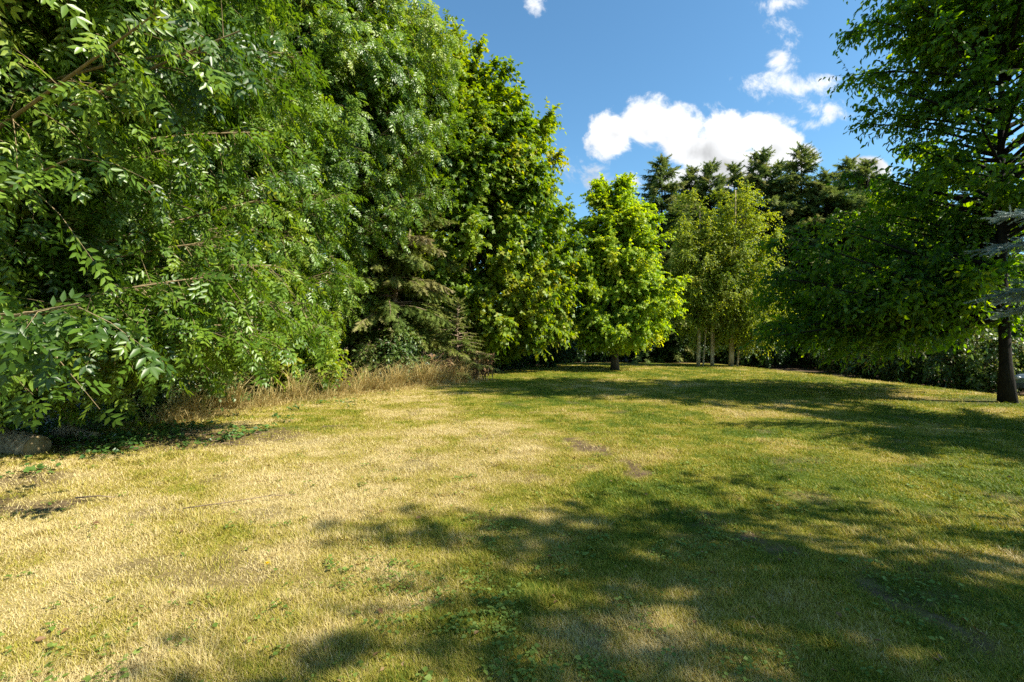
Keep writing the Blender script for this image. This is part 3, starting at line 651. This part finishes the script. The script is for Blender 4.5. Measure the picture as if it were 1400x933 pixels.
# ------------------------------------------------------------------ trees at the far end
t = thing('sweetgum_tree', 'bright yellow green tree with tiered branches standing alone on the lawn', 'tree', (5.7, 26.0))
tiers = []
for z, r in ((1.75, 2.7), (2.4, 3.4), (3.4, 3.7), (4.6, 3.6), (5.8, 3.4), (7.0, 2.9), (8.1, 2.5), (9.2, 1.9), (10.2, 1.15)):
    tiers.append((0, 0, z, r, r, .68))
broadleaf(t, 61, 11.2, .17, tiers, pal_leaf(), M['gold'], M['bark'], limbs=350, sprays=38, slen=.65, per=10, lsize=.155, droop=.25, rise=.35, leaf_droop=.5, zmin=1.6,
          trunk_top=.95, shell=2.6, first=1.5, clump_tint=.16, t0=.2, twig_r=.006, tint_bias=.05)
BIR = diamond(.42)
def birch(label, xy, seed, h, r, lobes, stems=None, limbs=80):
    t = thing('birch_tree', label, 'tree', xy, group='birches standing together at the far end of the lawn')
    broadleaf(t, seed, h, r, lobes, BIR, M['birch'], M['birchbark'], limbs=limbs, sprays=44, slen=.8, per=9, lsize=.105, droop=.55, rise=.95, leaf_droop=.6, zmin=1.15,
              trunk_top=.97, shell=2.5, first=2.2, clump_tint=.13, t0=.25, twigs=M['bark'], twig_r=.004, stems=stems, limb_r=.016)
birch('left birch of the clump with a straight pale trunk', (11.9, 30.0), 62, 11.2, .11, [(-.3, 0, 6.3, 1.8, 1.8, 5.0)], stems=[(0, 0, .1, 0, .13, 10.3), (.35, .1, .9, .2, .06, 5.5)], limbs=100)
birch('middle birch of the clump with two slim pale stems', (12.85, 30.2), 63, 10.2, .1, [(.1, .2, 5.9, 1.6, 1.6, 4.3)], stems=[(0, 0, -.1, 0, .10, 9.8), (.1, .05, .9, .4, .08, 7.5)], limbs=75)
birch('right birch of the clump, tallest and broadest, with a golden trunk', (13.9, 29.8), 64, 12.2, .15, [(.6, 0, 6.7, 2.5, 2.4, 5.5), (1.3, -.2, 3.9, 2.7, 2.2, 2.7)], stems=[(0, 0, .3, 0, .17, 11.3), (.4, 0, 1.2, .3, .07, 6.0)], limbs=165)

CON = [needle_twig(7, .44, .45, s, .095) for s in (7, 8)]
protos = []
CG = 'dark conifers in the row behind the birches'
specs = [(71, 17.5, 4.3, .0), (72, 16.5, 4.8, .1), (73, 18.0, 3.9, .0)]
spots = [  # x px of the top, y px of the top, depth, prototype, words
    (905, 216, 37, 0, 'leftmost dark conifer of the back row, right above the yellow green tree'),
    (946, 228, 40, 2, 'second dark conifer from the left in the back row'),
    (972, 222, 39, 1, 'third dark conifer from the left, over the left birch'),
    (1003, 224, 41, 2, 'fourth dark conifer from the left, directly above the birch tops'),
    (1040, 206, 39, 1, 'fifth dark conifer from the left, broad topped under the cloud'),
    (1066, 222, 42, 0, 'sixth dark conifer from the left, partly behind the spiky topped one'),
    (1095, 198, 38, 2, 'spiky topped conifer standing highest in the back row'),
    (1130, 232, 36, 1, 'conifer just right of the spiky topped one, lit on its boughs'),
    (1160, 217, 38, 0, 'conifer in the back row half hidden by the edge of the right hand tree'),
    (1186, 216, 36, 2, 'slim conifer beside the left top of the right hand tree'),
    (1205, 240, 40, 1, 'conifer behind the left boughs of the right hand tree'),
    (1260, 235, 42, 0, 'conifer hidden behind the middle of the right hand tree'),
    (1330, 230, 44, 2, 'conifer behind the dark trunk of the right hand tree'),
]
used = {}
for (px, py, Y, k, lab) in spots:
    X = (px - 700) / 641 * Y; H = 1.6 + (466 - py) / 641 * Y
    s, h, r, op = specs[k]
    if k not in used:
        t = thing('conifer_tree', lab, 'tree', (X, Y), group=CG)
        conifer(t, s, h, r, .24, CON, M['needle'], M['darkbark'], whorl=.5, nb=7, z0=1.0, droop=.2, tw=.85, step=.24, open_=op, hang=.5, tint_bias=.02, prof=lambda f: min(1, .05 + f * 1.9) ** 1.0, upturn=.0)
        used[k] = t; t.scale = (1, 1, H / h)
    else:
        f = H / h; dup(used[k], (X, Y), X * 2.7 + 1.3, lab, CG, (1.05, 1.05, f))

# undergrowth and shrubs behind the lawn

def shrub(label, xy, seed, r, h, mat, templ=diamond(.36), lsize=.14, limbs=46, sprays=34, group=None, cat='shrub', name='shrub', bias=0.0, droop=.35, twigs=None, per=8):
    t = thing(name, label, cat, xy, group=group); g = rng_of(seed)
    st = [(g.normal() * .2, g.normal() * .2, g.normal() * r * .4, g.normal() * r * .4, .03, h * .8) for _ in range(5)]
    broadleaf(t, seed, h, .04, [(0, 0, h * .5, r, r, h * .5), (r * .4, -r * .3, h * .35, r * .75, r * .75, h * .35)], templ, mat, M['darkbark'], limbs=limbs, sprays=sprays, slen=.55, per=per,
              lsize=lsize, droop=droop, rise=.3, zmin=.12, first=.2, stems=st, t0=.3, tint_bias=bias, limb_r=.012, twigs=twigs)
    return t
UG = 'dark shrubs along the far edge of the lawn'
base = shrub('dark shrub under the right side of the maple', (1.4, 30.0), 81, 2.0, 2.3, M['dark'], group=UG)
for i, (x, y, s, sz, lab) in enumerate([
    (3.6, 36.5, 1.3, 1.9, 'dark shrub in the gap between maple and yellow green tree'),
    (2.3, 34.8, 1.2, 2.0, 'tall dark shrub at the back beside the maple'),
    (5.6, 36.8, 1.2, 2.0, 'tall dark shrub at the back left of the yellow green tree'),
    (6.8, 37.5, 1.1, 1.3, 'dark shrub behind the trunk of the yellow green tree'),
    (10.0, 36.5, 1.1, 1.3, 'dark shrub between the yellow green tree and the birches'),
    (13.6, 36.0, 1.1, 1.2, 'dark shrub directly behind the birch stems'),
    (17.0, 34.0, 1.1, 1.3, 'dark shrub just right of the birches'),
    (20.6, 32.0, 1.1, 1.3, 'dark shrub left of the bramble bank'),
    (-.6, 26.6, .8, .7, 'low shrub at the foot of the maple'),
    (-9.0, 21.5, 1.3, 1.9, 'tall dark shrub in the shade between the ashes and the spruce'),
    (-7.0, 24.5, 1.3, 2.0, 'tall dark shrub in the shade behind the spruce'),
    (-11.5, 19.0, 1.3, 2.0, 'tall dark shrub at the foot of the ivy clad tree'),
    (23.0, 28.0, 1.2, 1.5, 'tall dark shrub behind the bramble bank')]):
    dup(base, (x, y), i * 1.9 + .7, lab, UG, (s, s, sz))
BG_ = 'bramble bushes along the right edge of the lawn'
bb0 = shrub('bramble bush at the left end of the right bank', (19.8, 27.5), 83, 1.7, 2.1, M['bramble'], lsize=.12, group=BG_, cat='bush', name='bramble_bush', twigs=M['deadtwig'])
for i, (x, y, s, sz, lab) in enumerate([
    (18.6, 23.6, 1.1, 1.3, 'bramble bush second from the left in the right bank'),
    (18.0, 20.6, 1.0, 1.25, 'bramble bush in the middle of the right bank'),
    (18.0, 18.0, .9, 1.2, 'bramble bush nearest the dark trunk with bare arching canes'),
    (20.6, 19.5, 1.2, 1.6, 'tall bramble bush behind the middle of the right bank'),
    (22.0, 23.5, 1.2, 1.7, 'tall bramble bush at the back of the right bank')]):
    dup(bb0, (x, y), i * 1.7 + .4, lab, BG_, (s, s, sz))
shrub('low mound of bright ivy under the ash boughs', (-8.2, 11.3), 84, 1.4, 1.35, M['bramble'], diamond(.45), .10, 46, 40, name='ivy_mound', cat='ivy', bias=-.02)
shrub('leafy elder bush at the foot of the ashes beside the straw grass', (-7.0, 14.6), 85, 1.5, 2.2, M['maple'], diamond(.32), .15, 50, 30, name='elder_bush', cat='bush', bias=-.05)
shrub('mixed green bush left of the dead brown stalks', (-4.7, 18.4), 86, 1.3, 2.0, M['bramble'], diamond(.3), .13, 46, 28, name='hedge_bush', cat='bush', twigs=M['deadtwig'])
t = thing('background_tree', 'round green tree seen in the gap behind the maple and the yellow green tree', 'tree', (4.0, 42.0))
broadleaf(t, 87, 13.5, .2, [(0, 0, 7.6, 3.6, 3.6, 5.4)], diamond(.4), M['maple'], M['darkbark'], limbs=90, sprays=36, slen=1.0, per=8, lsize=.24, droop=.2, rise=.7, zmin=.8, first=2)

def dead_stalks(label, xy, seed, n=26, h=1.1):
    t = thing('dead_weeds', label, 'dead weeds', xy, group='dead brown weeds at the foot of the spruce'); g = rng_of(seed); m = MB(); P = []; A = []
    for i in range(n):
        a = g.uniform(0, 6.28); p0 = np.array([g.normal() * .3, g.normal() * .2, -.03]); H = h * g.uniform(.5, 1.2); d = np.array([math.cos(a), math.sin(a), 0]) * H * g.uniform(.1, .5)
        p = bez(p0, p0 + d * .2 + (0, 0, H * .6), p0 + d + (0, 0, H), 6); m.tube(p, np.linspace(.011, .005, 6), 4, cap=False)
        for u in g.uniform(.3, 1, 16):
            k = min(4, int(u * 5)); P.append(p[k] + (p[k + 1] - p[k]) * g.random()); A.append(g.normal(size=3) + (0, 0, -.6))
    m.build('stalks', M['deadtwig'], t); P = np.array(P); A = unit(np.array(A))
    place('leaves', lanceo(.26, 1, 0, .2, .3), P, A, unit(g.normal(size=P.shape) + (0, 0, 1)), g.uniform(.08, .2, len(P)), g.random(len(P)), M['deadleaf'], t)
dead_stalks('dead brown weeds with curled leaves left of the young spruce sapling', (-2.9, 18.5), 91, 40)
dead_stalks('reddish brown dead stalks right of the young spruce sapling', (-1.45, 19.6), 92, 24, 1.0)

# ------------------------------------------------------------------ the right side
t = thing('cherry_tree', 'big dark tree with a black trunk at the right edge of the lawn', 'tree', (12.88, 12.2))
broadleaf(t, 101, 15.5, .125, [(-3.7, 1.6, 2.7, 2.4, 2.5, 1.6), (-1.9, 3.8, 2.6, 2.5, 2.4, 1.6), (-1.4, 1.4, 2.9, 2.2, 2.4, 1.4), (.9, .2, 9.4, 3.7, 4.3, 5.4), (-1.5, .2, 7.8, 2.0, 2.8, 2.4), (-1.2, -.4, 10.6, 2.2, 2.8, 2.4), (-.3, 1.9, 5.2, 2.7, 2.3, 2.8), (-2.6, 1.6, 3.6, 3.0, 2.8, 2.0), (1.2, 3.2, 4.6, 4.0, 2.4, 2.8), (-.3, 0, 11.2, 3.3, 3.6, 3.4)],
          lanceo(.29, 1, 0, .07, .3), M['cherry'], M['darkbark'], limbs=400, sprays=24, slen=.72, per=8, lsize=.165, droop=.2, rise=.5, leaf_droop=.5, zmin=1.1, trunk_top=.9, first=2.2, clump_tint=.15,
          t0=.25, limb_r=.04, twig_r=.006)
t = thing('blue_cedar', 'blue white cedar bough reaching in from the right frame edge', 'tree', (11.5, 7.4))
CED = [needle_twig(44, .10, 1.0, s, .019) for s in (11, 12)]
conifer(t, 104, 4.35, 4.4, .16, CED, M['cedar'], M['bark'], whorl=.36, nb=8, z0=2.5, droop=.17, tw=.7, step=.10, hang=.08, prof=lambda f: min(1, .35 + f), tsz=.6)
# trees standing right of the view whose shade falls across the lawn
def shade_tree(label, xy, seed, h, r, z, rz, limbs=110, sp=26, xtra=(), oy=0.0):
    t = thing('lime_tree', label, 'tree', xy)
    broadleaf(t, seed, h, .22, [(0, oy, z, r, r, rz), *xtra], diamond(.42), M['cherry'], M['darkbark'], limbs=limbs, sprays=sp, slen=.8, per=8, lsize=.16, droop=.25, rise=.55, zmin=2.0, first=2.2, leaf_droop=.6)
shade_tree('leafy tree beyond the right frame edge shading the near lawn', (9.45, .1), 111, 9.8, 2.1, 7.4, 2.2, 74, 12, [(0, 1.3, 5.7, 2.3, 2.1, 2.0), (-.2, -.1, 7.7, 1.9, 1.5, 1.9)], -1.1)
shade_tree('second leafy tree beyond the right frame edge behind the cedar', (14.5, 4.6), 112, 8.2, 2.9, 5.0, 2.9, 70, 17)

# ------------------------------------------------------------------ the parked car behind the trunk
def car():
    t = thing('parked_car', 'pale blue grey car parked behind the dark trunk at the right frame edge', 'car', (19.8, 15.9), rz=R(4))
    PT = plain_mat('car_paint', (.16, .22, .30), .25, .3, .6); GL = plain_mat('car_glass', (.012, .015, .018), .08); RB = plain_mat('tyre_rubber', (.012, .012, .012), .8)
    AL = plain_mat('wheel_alloy', (.35, .35, .36), .35, .8); LP = plain_mat('lamp_glass', (.5, .5, .5), .15)
    prof = [(-2.05, .30), (-2.12, .48), (-2.08, .66), (-1.9, .76), (-1.0, .88), (-.9, .90), (1.9, .92), (2.05, .80), (2.1, .5), (2.02, .3)]
    def loft(pr, hw, taper=1.0):
        m = MB(); V = []; n = len(pr)
        ws = (-1.0, -.93, 0, .93, 1.0)
        for k, w in enumerate(ws):
            for (x, z) in pr:
                e = abs(w) > .97; V.append((x * (.985 if e else 1), w * hw * (1 - (1 - taper) * max(0, z - .9) / .55), z * (.99 if e else 1)))
        F = [(k * n + i, k * n + (i + 1) % n, (k + 1) * n + (i + 1) % n, (k + 1) * n + i) for k in range(4) for i in range(n)]
        F += [tuple(range(n))[::-1], tuple(4 * n + i for i in range(n))]; m.add(V, F); return m
    loft(prof, .88).build('body', PT, t, False)
    loft([(-.95, .91), (-.25, 1.38), (1.25, 1.40), (1.85, .925)], .80, .82).build('windows', GL, t, False)
    loft([(-.28, 1.385), (.1, 1.45), (1.0, 1.46), (1.27, 1.405)], .70, 1).build('roof', PT, t, False)
    for x in (-1.3, 1.3):
        for s in (-1, 1):
            w = MB(); w.tube([(x, s * .70, .31), (x, s * .72, .31), (x, s * .88, .31), (x, s * .90, .31)], [.27, .31, .31, .27], 20); wh = w.build('wheel', RB, t, False)
            q = MB(); q.tube([(x, s * .895, .31), (x, s * .91, .31)], [.19, .17], 16); q.build('rim', AL, wh, False)
    for s in (-1, 1):
        m = MB(); m.tube([(-2.10, s * .62, .62), (-2.06, s * .66, .64), (-1.95, s * .74, .66)], [.06, .09, .05], 8); m.build('headlight', LP, t)
        m = MB(); m.tube([(-.75, s * .84, .97), (-.75, s * .95, 1.0), (-.72, s * 1.04, 1.0)], [.03, .08, .06], 8); m.build('wing_mirror', PT, t)
car()
